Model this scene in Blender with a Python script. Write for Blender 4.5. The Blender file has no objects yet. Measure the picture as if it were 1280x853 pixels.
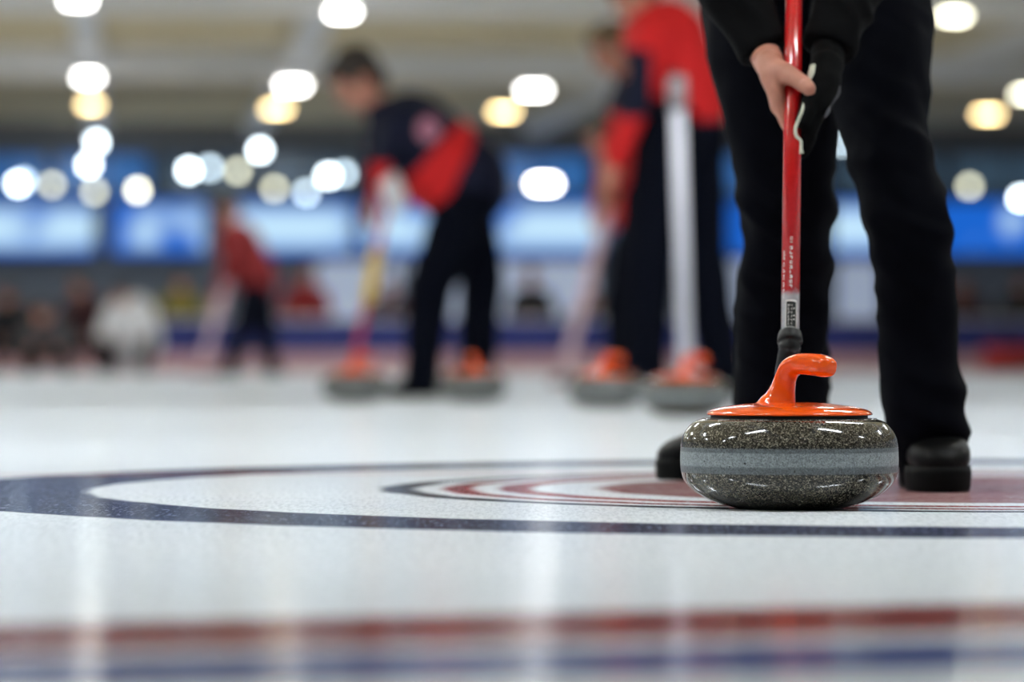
import bpy, bmesh, math, random
from mathutils import Vector, Matrix, Quaternion, noise
random.seed(7)
PI = math.pi
scene = bpy.context.scene
COL = scene.collection
F, CX, HY, H = 5000.0, 640.0, 443.0, 0.205      # focal length in pixels, centre column, horizon row, camera height


def at(x, y, D):
    return Vector(((x - CX) / F * D, D, H + (HY - y) / F * D))


def base(x, D):
    return Vector(((x - CX) / F * D, D, 0.0))


TH = math.radians(5.54)                          # the hall runs a little to the left of the view
AX = Vector((-math.sin(TH), math.cos(TH), 0))
AR = Vector((math.cos(TH), math.sin(TH), 0))


def hall(u, v, z=0.0):
    return AR * u + AX * v + Vector((0, 0, z))


def onwall(x, y, V):
    d = Vector(((x - CX) / F, 1, (HY - y) / F))
    k = V / d.dot(AX)
    p = d * k
    p.z += H
    return p.dot(AR), p.z                        # (u, z) on the plane v = V


# ------------------------------------------------------------------ materials
def srgb(r, g, b):
    f = lambda c: (c / 255) / 12.92 if c / 255 <= 0.04045 else ((c / 255 + 0.055) / 1.055) ** 2.4
    return (f(r), f(g), f(b), 1)


class NT:
    def __init__(self, name):
        self.m = bpy.data.materials.new(name)
        self.m.use_nodes = True
        self.t = self.m.node_tree
        self.t.nodes.clear()
        self.out = self.n('ShaderNodeOutputMaterial')

    def n(self, typ, **kw):
        nd = self.t.nodes.new(typ)
        for k, v in kw.items():
            setattr(nd, k, v)
        return nd

    def l(self, a, b):
        self.t.links.new(a, b)

    def val(self, sock, v):
        if isinstance(v, (int, float, tuple, list)):
            sock.default_value = v
        else:
            self.l(v, sock)

    def math(self, op, a, b=None, c=None, clamp=False):
        nd = self.n('ShaderNodeMath', operation=op, use_clamp=clamp)
        self.val(nd.inputs[0], a)
        if b is not None:
            self.val(nd.inputs[1], b)
        if c is not None:
            self.val(nd.inputs[2], c)
        return nd.outputs[0]

    def mix(self, fac, a, b):
        nd = self.n('ShaderNodeMix', data_type='RGBA')
        self.val(nd.inputs[0], fac)
        self.val(nd.inputs[6], a)
        self.val(nd.inputs[7], b)
        return nd.outputs[2]

    def noise(self, vec, scale, detail=2.0, rough=0.5):
        nd = self.n('ShaderNodeTexNoise')
        if vec is not None:
            self.l(vec, nd.inputs['Vector'])
        nd.inputs['Scale'].default_value = scale
        nd.inputs['Detail'].default_value = detail
        nd.inputs['Roughness'].default_value = rough
        return nd.outputs[0]

    def smooth(self, v, lo, hi):
        nd = self.n('ShaderNodeMapRange', interpolation_type='SMOOTHSTEP')
        self.val(nd.inputs[0], v)
        self.val(nd.inputs[1], lo)
        self.val(nd.inputs[2], hi)
        return nd.outputs[0]

    def bump(self, h, strength=0.3, dist=0.002):
        nd = self.n('ShaderNodeBump')
        nd.inputs['Strength'].default_value = strength
        nd.inputs['Distance'].default_value = dist
        self.l(h, nd.inputs['Height'])
        return nd.outputs[0]


def pbr(name, col, rough=0.5, metal=0.0, spec=0.5, coat=0.0, nscale=0, namt=0.15, bump=0, bscale=200, emit=None, estr=0, sheen=0):
    k = NT(name)
    p = k.n('ShaderNodeBsdfPrincipled')
    co = k.n('ShaderNodeTexCoord').outputs['Object']
    if nscale:
        nv = k.noise(co, nscale, 3)
        dark = tuple(c * (1 - namt) for c in col[:3]) + (1,)
        lite = tuple(min(1, c * (1 + namt)) for c in col[:3]) + (1,)
        k.l(k.mix(nv, dark, lite), p.inputs['Base Color'])
    else:
        p.inputs['Base Color'].default_value = col
    p.inputs['Roughness'].default_value = rough
    p.inputs['Metallic'].default_value = metal
    p.inputs['Specular IOR Level'].default_value = spec
    p.inputs['Coat Weight'].default_value = coat
    p.inputs['Coat Roughness'].default_value = 0.04
    p.inputs['Sheen Weight'].default_value = sheen
    if bump:
        k.l(k.bump(k.noise(co, bscale, 3), bump, 0.004), p.inputs['Normal'])
    if emit:
        p.inputs['Emission Color'].default_value = emit
        p.inputs['Emission Strength'].default_value = estr
    k.l(p.outputs[0], k.out.inputs[0])
    return k.m


M = {}
M['orange'] = pbr('orange plastic', srgb(240, 86, 3), 0.12, spec=0.45, coat=0.35, nscale=30, namt=0.04)
M['gasket'] = pbr('black rubber', (0.01, 0.01, 0.01, 1), 0.6, nscale=60)
M['trouser'] = pbr('black navy cloth', (0.0012, 0.0015, 0.0036, 1), 0.85, spec=0.06, nscale=40, namt=0.2, bump=0.35, bscale=14)
M['trouser_bg'] = pbr('navy tracksuit cloth', (0.002, 0.003, 0.008, 1), 0.85, spec=0.08, nscale=20)
M['jacket_black'] = pbr('black fleece', (0.003, 0.003, 0.0034, 1), 0.85, spec=0.08, nscale=90, namt=0.25, bump=0.3, bscale=60)
M['navy'] = pbr('navy jersey', (0.007, 0.009, 0.026, 1), 0.8, spec=0.2, nscale=20)
M['red'] = pbr('red jersey', (0.62, 0.012, 0.014, 1), 0.75, spec=0.3, nscale=20, namt=0.1)
M['maroon'] = pbr('maroon fleece', (0.035, 0.004, 0.006, 1), 0.8, nscale=20)
M['darkred'] = pbr('dark red fleece', (0.19, 0.004, 0.006, 1), 0.8, nscale=20)
M['olive'] = pbr('olive yellow fleece', (0.17, 0.14, 0.012, 1), 0.8, nscale=20)
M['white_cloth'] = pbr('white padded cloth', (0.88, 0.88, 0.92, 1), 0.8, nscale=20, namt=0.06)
M['grey_cloth'] = pbr('grey cloth', (0.06, 0.06, 0.07, 1), 0.8, nscale=20)
M['blackc'] = pbr('black cloth', (0.008, 0.008, 0.010, 1), 0.8, nscale=20)
M['shoe'] = pbr('black shoe leather', (0.0018, 0.0018, 0.002, 1), 0.45, spec=0.16, nscale=50, namt=0.2, bump=0.15, bscale=120)
M['sole'] = pbr('black rubber sole', (0.0018, 0.0018, 0.0018, 1), 0.6, spec=0.1, nscale=80)
M['blue_patch'] = pbr('blue shoe patch', srgb(70, 80, 190), 0.5, nscale=60)
M['glove'] = pbr('black glove cloth', (0.0018, 0.0018, 0.002, 1), 0.8, spec=0.08, nscale=120, namt=0.3, bump=0.2, bscale=220)
M['piping'] = pbr('off white piping', srgb(190, 190, 172), 0.6, nscale=80)
M['hair'] = pbr('dark brown hair', (0.018, 0.011, 0.007, 1), 0.6, nscale=60, namt=0.4)
M['hair_l'] = pbr('light brown hair', (0.12, 0.07, 0.03, 1), 0.6, nscale=60, namt=0.4)
M['eye'] = pbr('eye', (0.03, 0.02, 0.015, 1), 0.2, nscale=60)
M['broom_black'] = pbr('black plastic', (0.006, 0.006, 0.007, 1), 0.4, spec=0.3, nscale=60)
M['broom_white'] = pbr('white broom shaft', (0.70, 0.70, 0.80, 1), 0.3, nscale=10, namt=0.04)
M['broom_grey'] = pbr('grey broom grip', (0.25, 0.22, 0.24, 1), 0.5, nscale=10)
M['broom_pink'] = pbr('pale pink broom shaft', (0.75, 0.52, 0.58, 1), 0.4, nscale=10, namt=0.04)
M['broom_red'] = pbr('red broom shaft', (0.55, 0.03, 0.06, 1), 0.35, nscale=10, namt=0.04)
M['broom_yellow'] = pbr('yellow broom grip', (0.85, 0.55, 0.03, 1), 0.4, nscale=10, namt=0.04)
M['brush_pad'] = pbr('brush pad fabric', (0.35, 0.08, 0.08, 1), 0.8, nscale=100, bump=0.3)
M['print_white'] = pbr('white print', (0.8, 0.78, 0.75, 1), 0.4, nscale=40, namt=0.05)
M['label_black'] = pbr('black label', (0.004, 0.005, 0.004, 1), 0.5, spec=0.2, nscale=40)
M['steel'] = pbr('grey painted steel', (0.78, 0.78, 0.80, 1), 0.55, nscale=3, namt=0.08)
M['bulkhead'] = pbr('dark grey plaster', (0.16, 0.16, 0.175, 1), 0.8, nscale=2, namt=0.1)
M['ceil'] = pbr('beige ceiling board', (0.66, 0.55, 0.35, 1), 0.85, nscale=0.4, namt=0.2)
M['wall'] = pbr('grey wall paint', (0.22, 0.25, 0.32, 1), 0.8, nscale=0.5, namt=0.2)
M['frame'] = pbr('dark window frame', (0.03, 0.035, 0.045, 1), 0.5, nscale=2)
M['housing'] = pbr('grey lamp housing', (0.25, 0.25, 0.25, 1), 0.5, nscale=5)
M['board_blue'] = pbr('blue barrier vinyl', srgb(22, 36, 112), 0.5, nscale=0.6, namt=0.25)
M['board_pink'] = pbr('faded red kick strip', srgb(192, 148, 150), 0.5, nscale=0.8, namt=0.2)
M['bench'] = pbr('grey bench', (0.08, 0.08, 0.09, 1), 0.6, nscale=3)
M['badge'] = pbr('pink badge', (0.42, 0.16, 0.24, 1), 0.7, nscale=60)
M['bag'] = pbr('red bag cloth', (0.42, 0.03, 0.03, 1), 0.7, nscale=20)


def emis(name, col, s, nscale=3, namt=0.1):
    k = NT(name)
    e = k.n('ShaderNodeEmission')
    co = k.n('ShaderNodeTexCoord').outputs['Object']
    nv = k.noise(co, nscale, 2)
    k.l(k.mix(nv, tuple(c * (1 - namt) for c in col[:3]) + (1,), tuple(c * (1 + namt) for c in col[:3]) + (1,)), e.inputs[0])
    e.inputs[1].default_value = s
    k.l(e.outputs[0], k.out.inputs[0])
    return k.m


LAMP = 26
M['lamp_white'] = emis('white lamp', (1, 0.98, 0.94), LAMP)
M['lamp_warm'] = emis('warm lamp', (1, 0.74, 0.36), LAMP * 0.62)
M['lamp_cream'] = emis('cream lamp', (1, 0.96, 0.72), 14)
M['lamp_dim'] = emis('dim cream lamp', (0.95, 0.95, 0.70), 6.5)
M['lamp_cool'] = emis('cool lamp', (0.80, 0.93, 1), 22)
M['lamp_cooldim'] = emis('dim cool lamp', (0.70, 0.88, 1), 9)
M['lamp_added'] = emis('added batten light', (0.90, 0.96, 1), 96, namt=0.02)  # glow of the unseen battens added for light
M['pane'] = pbr('blue lit gallery glass', (0.02, 0.05, 0.10, 1), 0.15, nscale=0.5, emit=(0.02, 0.11, 0.33, 1), estr=1.0)
M['pane_dark'] = pbr('dark gallery glass', (0.02, 0.04, 0.06, 1), 0.15, nscale=0.5, emit=(0.03, 0.055, 0.085, 1), estr=1.0)


def screen_mat(name, seed, white=0.5, blue=(0.012, 0.13, 0.62)):
    k = NT(name)
    e = k.n('ShaderNodeEmission')
    co = k.n('ShaderNodeTexCoord').outputs['Object']
    mp = k.n('ShaderNodeMapping')
    mp.inputs['Location'].default_value = (seed * 3.1, seed * 1.7, seed)
    k.l(co, mp.inputs[0])
    nv = k.noise(mp.outputs[0], 1.3, 1)
    sp = k.n('ShaderNodeSeparateXYZ')
    k.l(co, sp.inputs[0])
    # the picture on the screen: a pale lettered middle on a blue field
    ez = k.math('SUBTRACT', 1.0, k.math('MULTIPLY', k.math('ABSOLUTE', sp.outputs[2]), 2.6), clamp=True)
    f = k.math('MULTIPLY', k.smooth(nv, 0.58 - 0.45 * white, 0.78 - 0.45 * white), k.smooth(ez, 0.05, 0.6))
    k.l(k.mix(f, blue + (1,), (0.55, 0.80, 1.0, 1)), e.inputs[0])
    e.inputs[1].default_value = 1.0
    k.l(e.outputs[0], k.out.inputs[0])
    return k.m


def skin_mat():
    k = NT('skin')
    p = k.n('ShaderNodeBsdfPrincipled')
    co = k.n('ShaderNodeTexCoord').outputs['Object']
    nv = k.noise(co, 35, 4)
    k.l(k.mix(nv, srgb(158, 100, 82), srgb(212, 152, 130)), p.inputs['Base Color'])
    p.inputs['Roughness'].default_value = 0.5
    p.inputs['Subsurface Weight'].default_value = 0.15
    p.inputs['Subsurface Radius'].default_value = (0.01, 0.004, 0.002)
    p.inputs['Subsurface Scale'].default_value = 0.5
    k.l(k.bump(k.noise(co, 260, 3), 0.12, 0.001), p.inputs['Normal'])
    k.l(p.outputs[0], k.out.inputs[0])
    return k.m


M['skin'] = skin_mat()


def granite():
    k = NT('granite')
    p = k.n('ShaderNodeBsdfPrincipled')
    co = k.n('ShaderNodeTexCoord').outputs['Object']
    sp = k.n('ShaderNodeSeparateXYZ')
    k.l(co, sp.inputs[0])
    z = sp.outputs[2]
    vo = k.n('ShaderNodeTexVoronoi')
    k.l(co, vo.inputs[0])
    vo.inputs['Scale'].default_value = 720
    cell = k.n('ShaderNodeSeparateColor')
    k.l(vo.outputs['Color'], cell.inputs[0])
    v2 = k.n('ShaderNodeTexVoronoi')
    k.l(co, v2.inputs[0])
    v2.inputs['Scale'].default_value = 460
    c2 = k.n('ShaderNodeSeparateColor')
    k.l(v2.outputs['Color'], c2.inputs[0])
    g = k.math('ADD', k.math('MULTIPLY', cell.outputs[0], 0.6), k.math('MULTIPLY', c2.outputs[1], 0.4))
    r = k.n('ShaderNodeValToRGB')
    k.l(g, r.inputs[0])
    cr = r.color_ramp
    cr.elements[0].position = 0.22
    cr.elements[0].color = (0.008, 0.007, 0.006, 1)
    cr.elements[1].position = 0.93
    cr.elements[1].color = (0.30, 0.275, 0.215, 1)
    e = cr.elements.new(0.5)
    e.color = (0.042, 0.038, 0.030, 1)
    e = cr.elements.new(0.72)
    e.color = (0.135, 0.122, 0.094, 1)
    # the frosted striking band round the middle, brighter in its centre
    b = k.math('MULTIPLY', k.smooth(z, 0.0465, 0.0500), k.math('SUBTRACT', 1, k.smooth(z, 0.0800, 0.0835)))
    b2 = k.math('MULTIPLY', k.smooth(z, 0.0555, 0.0595), k.math('SUBTRACT', 1, k.smooth(z, 0.0745, 0.0770)))
    ramp2 = k.mix(g, (0.035, 0.041, 0.046, 1), (0.16, 0.185, 0.20, 1))
    ramp3 = k.mix(g, (0.09, 0.105, 0.115, 1), (0.36, 0.405, 0.42, 1))
    band = k.mix(b2, ramp2, ramp3)
    spot = k.math('GREATER_THAN', k.noise(co, 150, 0), 0.815)
    k.l(k.mix(spot, k.mix(b, r.outputs[0], band), (0.02, 0.02, 0.02, 1)), p.inputs['Base Color'])
    k.l(k.math('ADD', 0.09, k.math('MULTIPLY', b, 0.36)), p.inputs['Roughness'])
    k.l(k.bump(k.math('MULTIPLY', g, b), 0.15, 0.0006), p.inputs['Normal'])
    p.inputs['Coat Weight'].default_value = 0.15
    p.inputs['Coat Roughness'].default_value = 0.03
    k.l(p.outputs[0], k.out.inputs[0])
    return k.m


M['granite'] = granite()


def ice():
    k = NT('painted ice')
    co = k.n('ShaderNodeTexCoord').outputs['Object']
    sp = k.n('ShaderNodeSeparateXYZ')
    k.l(co, sp.inputs[0])
    X, Y = sp.outputs[0], sp.outputs[1]
    wob = k.math('MULTIPLY', k.math('SUBTRACT', k.noise(co, 9, 4), 0.5), 0.035)
    dx = k.math('SUBTRACT', X, 0.732)
    dy = k.math('SUBTRACT', Y, 6.10)
    R = k.math('ADD', k.math('SQRT', k.math('ADD', k.math('MULTIPLY', dx, dx), k.math('MULTIPLY', dy, dy))), wob)

    def ring(a, b, e=0.012):
        return k.math('MULTIPLY', k.smooth(R, a - e, a + e), k.math('SUBTRACT', 1, k.smooth(R, b - e, b + e)))

    base_c = k.mix(k.noise(co, 1.6, 4), (0.72, 0.768, 0.815, 1), (0.85, 0.882, 0.91, 1))
    scuff = k.n('ShaderNodeMapping')
    scuff.inputs['Scale'].default_value = (0.9, 9, 1)
    scuff.inputs['Rotation'].default_value = (0, 0, 0.05)
    k.l(co, scuff.inputs[0])
    streak = k.noise(scuff.outputs[0], 4.0, 5, 0.65)
    peb = k.n('ShaderNodeMapping')               # pebble drawn out along the sheet by sweeping
    peb.inputs['Scale'].default_value = (170, 17, 1)
    k.l(co, peb.inputs[0])
    pebn = k.noise(peb.outputs[0], 1.0, 4, 0.75)
    base_c = k.mix(k.math('MULTIPLY', k.smooth(pebn, 0.40, 0.66), 0.42), base_c, (0.30, 0.34, 0.40, 1))
    worn = k.smooth(pebn, 0.50, 0.68)
    frost = k.noise(co, 45, 4, 0.7)
    wear = k.smooth(k.math('ADD', k.math('MULTIPLY', streak, 0.6), k.math('MULTIPLY', frost, 0.4)), 0.36, 0.60)
    c = base_c
    dark = k.mix(k.noise(co, 1.1, 2), (0.006, 0.006, 0.007, 1), (0.022, 0.034, 0.12, 1))
    c = k.mix(k.math('MULTIPLY', ring(1.37, 1.655), k.math('SUBTRACT', 1.0, k.math('ADD', k.math('MULTIPLY', wear, 0.05), k.math('MULTIPLY', worn, 0.30)))), c, dark)
    c = k.mix(k.math('MULTIPLY', ring(0.875, 0.93), 0.9), c, (0.015, 0.017, 0.03, 1))
    c = k.mix(k.math('MULTIPLY', ring(0.795, 0.838), k.math('SUBTRACT', 1.0, k.math('MULTIPLY', worn, 0.5))), c, (0.25, 0.03, 0.03, 1))
    c = k.mix(k.math('MULTIPLY', ring(0.70, 0.755), k.math('SUBTRACT', 0.95, k.math('MULTIPLY', worn, 0.5))), c, (0.27, 0.04, 0.035, 1))
    c = k.mix(k.math('MULTIPLY', k.math('SUBTRACT', 1, k.smooth(R, 0.58, 0.62)), k.math('SUBTRACT', 1.0, k.math('MULTIPLY', wear, 0.30))), c, (0.19, 0.025, 0.02, 1))
    # far red line, then the near red and blue lines, a little askew

    def line(y0, slope, half, e, coladd, c, amt):
        d = k.math('ABSOLUTE', k.math('SUBTRACT', k.math('SUBTRACT', Y, y0), k.math('MULTIPLY', X, slope)))
        d = k.math('ADD', d, wob)
        return k.mix(k.math('MULTIPLY', k.math('SUBTRACT', 1, k.smooth(d, half - e, half + e)), amt), c, coladd)

    c = line(6.90, 0.12, 0.035, 0.02, (0.45, 0.12, 0.10, 1), c, 0.6)
    c = line(3.00, 0.33, 0.165, 0.03, (0.17, 0.016, 0.012, 1), c, 0.95)
    c = line(2.645, 0.26, 0.135, 0.03, (0.014, 0.032, 0.17, 1), c, 0.92)
    d = k.n('ShaderNodeBsdfDiffuse')
    k.l(c, d.inputs[0])
    g = k.n('ShaderNodeBsdfGlossy')
    g.inputs['Color'].default_value = (0.95, 0.97, 1, 1)
    g.inputs['Roughness'].default_value = 0.10
    h = k.math('ADD', k.math('MULTIPLY', k.noise(co, 120, 3, 0.7), 1.0), k.math('MULTIPLY', k.noise(co, 28, 2), 1.0))
    bn = k.bump(h, 0.45, 0.0022)
    k.l(bn, d.inputs['Normal'])
    bn2 = k.bump(h, 0.05, 0.0012)
    k.l(bn2, g.inputs['Normal'])
    mx = k.n('ShaderNodeMixShader')
    mx.inputs[0].default_value = 0.26
    k.l(d.outputs[0], mx.inputs[1])
    k.l(g.outputs[0], mx.inputs[2])
    k.l(mx.outputs[0], k.out.inputs[0])
    return k.m


M['ice'] = ice()


# ------------------------------------------------------------------ helpers
def tag(o, label=None, cat=None, group=None, kind=None):
    if label: o['label'] = label
    if cat: o['category'] = cat
    if group: o['group'] = group
    if kind: o['kind'] = kind
    return o


def thing(name, label, cat, loc=(0, 0, 0), rotz=0.0, group=None):
    o = bpy.data.objects.new(name, None)
    o.empty_display_size = 0.1
    COL.objects.link(o)
    o.location = loc
    o.rotation_euler = (0, 0, rotz)
    return tag(o, label, cat, group)


def obj(name, bm, m, parent=None, smooth=True, world=False):
    me = bpy.data.meshes.new(name)
    if world and parent is not None:              # mesh given in world coordinates
        inv = (Matrix.Translation(parent.location) @ parent.rotation_euler.to_matrix().to_4x4()).inverted()
        bm.transform(inv)
    bmesh.ops.recalc_face_normals(bm, faces=bm.faces)
    bm.to_mesh(me)
    bm.free()
    if isinstance(m, (list, tuple)):
        for x in m: me.materials.append(x)
    else:
        me.materials.append(m)
    if smooth:
        for p in me.polygons: p.use_smooth = True
    o = bpy.data.objects.new(name, me)
    COL.objects.link(o)
    if parent is not None: o.parent = parent
    return o


def dup(root, loc, rotz, label=None, group=None):
    r = root.copy(); COL.objects.link(r)
    r.location = loc; r.rotation_euler = (0, 0, rotz)
    if label: r['label'] = label
    if group: r['group'] = group
    for ch in list(root.children):
        c = ch.copy(); COL.objects.link(c); c.parent = r
        for g in list(ch.children):
            d = g.copy(); COL.objects.link(d); d.parent = c
    return r


def box(bm, c, s, mat=None, bevel=0.0):
    r = bmesh.ops.create_cube(bm, size=1)
    vs = r['verts']
    bmesh.ops.scale(bm, vec=s, verts=vs)
    if bevel:
        es = list({e for v in vs for e in v.link_edges})
        b = bmesh.ops.bevel(bm, geom=es, offset=bevel, segments=3, affect='EDGES', profile=0.5)
        vs = list({v for f in b['faces'] for v in f.verts} | {v for v in vs if v.is_valid})
    if mat is not None:
        bmesh.ops.transform(bm, matrix=mat, verts=vs)
    bmesh.ops.translate(bm, vec=Vector(c), verts=vs)


def lathe(bm, prof, n=96, c=(0, 0, 0)):
    rings = []
    c = Vector(c)
    for r, z in prof:
        if r < 1e-6:
            rings.append([bm.verts.new(c + Vector((0, 0, z)))])
        else:
            rings.append([bm.verts.new(c + Vector((r * math.cos(2 * PI * i / n), r * math.sin(2 * PI * i / n), z))) for i in range(n)])
    for a, b in zip(rings, rings[1:]):
        for i in range(n):
            j = (i + 1) % n
            if len(a) == 1 and len(b) == 1: continue
            if len(a) == 1: bm.faces.new((a[0], b[j], b[i]))
            elif len(b) == 1: bm.faces.new((a[i], a[j], b[0]))
            else: bm.faces.new((a[i], a[j], b[j], b[i]))


def smooth_path(pts, sub=6):
    """Catmull-Rom through tuples of floats."""
    out = []
    P = [pts[0]] + list(pts) + [pts[-1]]
    for i in range(1, len(P) - 2):
        for s in range(sub):
            t = s / sub
            q = []
            for k in range(len(P[0])):
                a, b, c, d = P[i - 1][k], P[i][k], P[i + 1][k], P[i + 2][k]
                q.append(0.5 * ((2 * b) + (c - a) * t + (2 * a - 5 * b + 4 * c - d) * t * t + (3 * b - a - 3 * c + d) * t ** 3))
            out.append(tuple(q))
    out.append(tuple(pts[-1]))
    return out


def sweep(bm, path, ref=Vector((0, 1, 0)), n=20, sup=2.0, cap=True):
    """path: (x,y,z,a,b): ring radii a along ref x tangent, b along ref."""
    rings = []
    P = [Vector(p[:3]) for p in path]
    for i, p in enumerate(path):
        t = (P[min(i + 1, len(P) - 1)] - P[max(i - 1, 0)])
        if t.length < 1e-9: t = Vector((0, 0, 1))
        t.normalize()
        s = ref.cross(t)
        if s.length < 1e-4: s = Vector((1, 0, 0)).cross(t)
        s.normalize()
        w = t.cross(s).normalized()
        ring = []
        for k in range(n):
            a = 2 * PI * k / n
            ca, sa = math.cos(a), math.sin(a)
            ca = math.copysign(abs(ca) ** (2 / sup), ca)
            sa = math.copysign(abs(sa) ** (2 / sup), sa)
            ring.append(bm.verts.new(P[i] + s * (p[3] * ca) + w * (p[4] * sa)))
        rings.append(ring)
    for a, b in zip(rings, rings[1:]):
        for k in range(n):
            j = (k + 1) % n
            bm.faces.new((a[k], a[j], b[j], b[k]))
    if cap:
        bm.faces.new(rings[0][::-1])
        bm.faces.new(rings[-1])


def ball(bm, c, r, q=None, seg=16):
    res = bmesh.ops.create_uvsphere(bm, u_segments=seg, v_segments=max(8, seg * 2 // 3), radius=1)
    if isinstance(r, (int, float)): r = (r, r, r)
    m = Matrix.Translation(Vector(c)) @ (q.to_matrix().to_4x4() if q else Matrix.Identity(4)) @ Matrix.Diagonal((r[0], r[1], r[2], 1))
    bmesh.ops.transform(bm, matrix=m, verts=res['verts'])


def limb(bm, pts, seg=14):
    """pts: list of (Vector, radius) - a tapering chain with round joints."""
    for p, r in pts: ball(bm, p, r, seg=seg)
    for (a, ra), (b, rb) in zip(pts, pts[1:]):
        d = b - a
        if d.length < 1e-6: continue
        sweep(bm, [(*a, ra, ra), (*b, rb, rb)], ref=Vector((0.31, 0.9, 0.22)).normalized(), n=seg)


def fuse(bm, voxel, smooth_it=4, paint=None, mats=None, name='fused', wrinkle=None):
    """One continuous surface out of overlapping closed shapes; returns a new bmesh."""
    me = bpy.data.meshes.new('tmp')
    bm.to_mesh(me); bm.free()
    o = bpy.data.objects.new('tmp', me)
    COL.objects.link(o)
    md = o.modifiers.new('r', 'REMESH'); md.mode = 'VOXEL'; md.voxel_size = voxel
    sm = o.modifiers.new('s', 'SMOOTH'); sm.factor = 0.6; sm.iterations = smooth_it
    dg = bpy.context.evaluated_depsgraph_get()
    dg.update()
    ev = o.evaluated_get(dg)
    res = bpy.data.meshes.new_from_object(ev)
    bpy.data.objects.remove(o)
    bpy.data.meshes.remove(me)
    out = bmesh.new()
    out.from_mesh(res)
    bpy.data.meshes.remove(res)
    if wrinkle:
        out.normal_update()
        mv = [(v, v.normal * wrinkle(v.co)) for v in out.verts]
        for v, d in mv: v.co += d
    if paint:
        for f in out.faces: f.material_index = paint(f.calc_center_median())
    return out


# ------------------------------------------------------------------ the setting
bm = bmesh.new()
NX, NY = 12, 24
for a in (-30, 30):
    pass
vs = [bm.verts.new((x, y, 0)) for x, y in ((-32, -12), (28, -12), (28, 75), (-32, 75))]
bm.faces.new(vs)
tag(obj('floor', bm, M['ice'], smooth=False), 'white curling ice with painted house rings and lines', kind='structure')


def hbox(bm, u0, u1, v0, v1, z0, z1, bevel=0):
    R = Matrix((AR, AX, Vector((0, 0, 1)))).transposed().to_4x4()
    c = hall((u0 + u1) / 2, (v0 + v1) / 2, (z0 + z1) / 2)
    box(bm, c, (u1 - u0, v1 - v0, z1 - z0), mat=R, bevel=bevel)


VW = 58.0
bm = bmesh.new(); hbox(bm, -16, 20, -10, VW, 3.55, 3.65)
tag(obj('ceiling', bm, M['ceil'], smooth=False), kind='structure')
bm = bmesh.new(); hbox(bm, -16, 20, VW, VW + 0.2, 0, 3.65)
tag(obj('wall_far', bm, M['wall'], smooth=False), kind='structure')
bm = bmesh.new(); hbox(bm, -16, 20, VW - 0.25, VW - 0.005, 3.17, 3.545)
tag(obj('trim_1', bm, M['bulkhead'], smooth=False), kind='structure')
i = 2
for v in (1.2, 9.7, 18.2, 26.7, 35.2, 43.7):
    bm = bmesh.new(); hbox(bm, -16, 20, v, v + 0.22, 3.2, 3.545)
    tag(obj('trim_%d' % i, bm, M['steel'], smooth=False), kind='structure'); i += 1
# ducts that run along the hall above the lamp rows
for px in (100, 428, 1010, 1500):
    u = at(px, 15, 34.4).dot(AR)
    bm = bmesh.new(); hbox(bm, u - 0.13, u + 0.13, -8, 57.7, 3.36, 3.55)
    tag(obj('trim_%d' % i, bm, M['steel'], smooth=False), kind='structure'); i += 1
# gallery windows
wi = 1
for x0, x1, mt in ((-60, 60, 'pane'), (66, 190, 'pane'), (196, 320, 'pane_dark'), (326, 450, 'pane_dark'), (456, 590, 'pane_dark'),
                   (596, 740, 'pane'), (746, 880, 'pane_dark'), (886, 1035, 'pane'), (1041, 1180, 'pane_dark'), (1186, 1330, 'pane_dark')):
    ua, z1 = onwall(x0, 190, VW - 0.02); ub, z0 = onwall(x1, 246, VW - 0.02)
    bm = bmesh.new()
    for (a, b, c, d) in ((ua, ub, z0, z0 + 0.05), (ua, ub, z1 - 0.05, z1), (ua, ua + 0.05, z0, z1), (ub - 0.05, ub, z0, z1), ((ua + ub) / 2 - 0.02, (ua + ub) / 2 + 0.02, z0, z1)):
        hbox(bm, a, b, VW - 0.07, VW - 0.004, c, d)
    w = obj('window_%d' % wi, bm, M['frame'], smooth=False)
    tag(w, kind='structure')
    bm = bmesh.new(); hbox(bm, ua + 0.05, ub - 0.05, VW - 0.03, VW - 0.015, z0 + 0.05, z1 - 0.05)
    obj('pane', bm, M[mt], w, smooth=False)
    wi += 1


# ------------------------------------------------------------------ screens and added glowing panels on the far wall
def wall_panel(name, x0, x1, y0, y1, mat, label, cat, group, V=VW - 0.35, frame='frame'):
    ua, zt = onwall(x0, y0, V); ub, zb = onwall(x1, y1, V)
    c = hall((ua + ub) / 2, V, (zt + zb) / 2)
    r = thing(name, label, cat, c, TH, group)
    w, h = ub - ua, zt - zb
    bm = bmesh.new(); box(bm, (0, 0.06, 0), (w + 0.06, 0.10, h + 0.06), bevel=0.01)
    obj('casing', bm, M[frame], r, smooth=False)
    bm = bmesh.new(); box(bm, (0, 0.0, 0), (w, 0.015, h))
    obj('display', bm, mat, r, smooth=False)
    for s in (-1, 1):
        bm = bmesh.new(); box(bm, (s * w * 0.35, 0.225, 0), (0.06, 0.23, 0.06))
        obj('bracket', bm, M['frame'], r, smooth=False)
    return r


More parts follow.
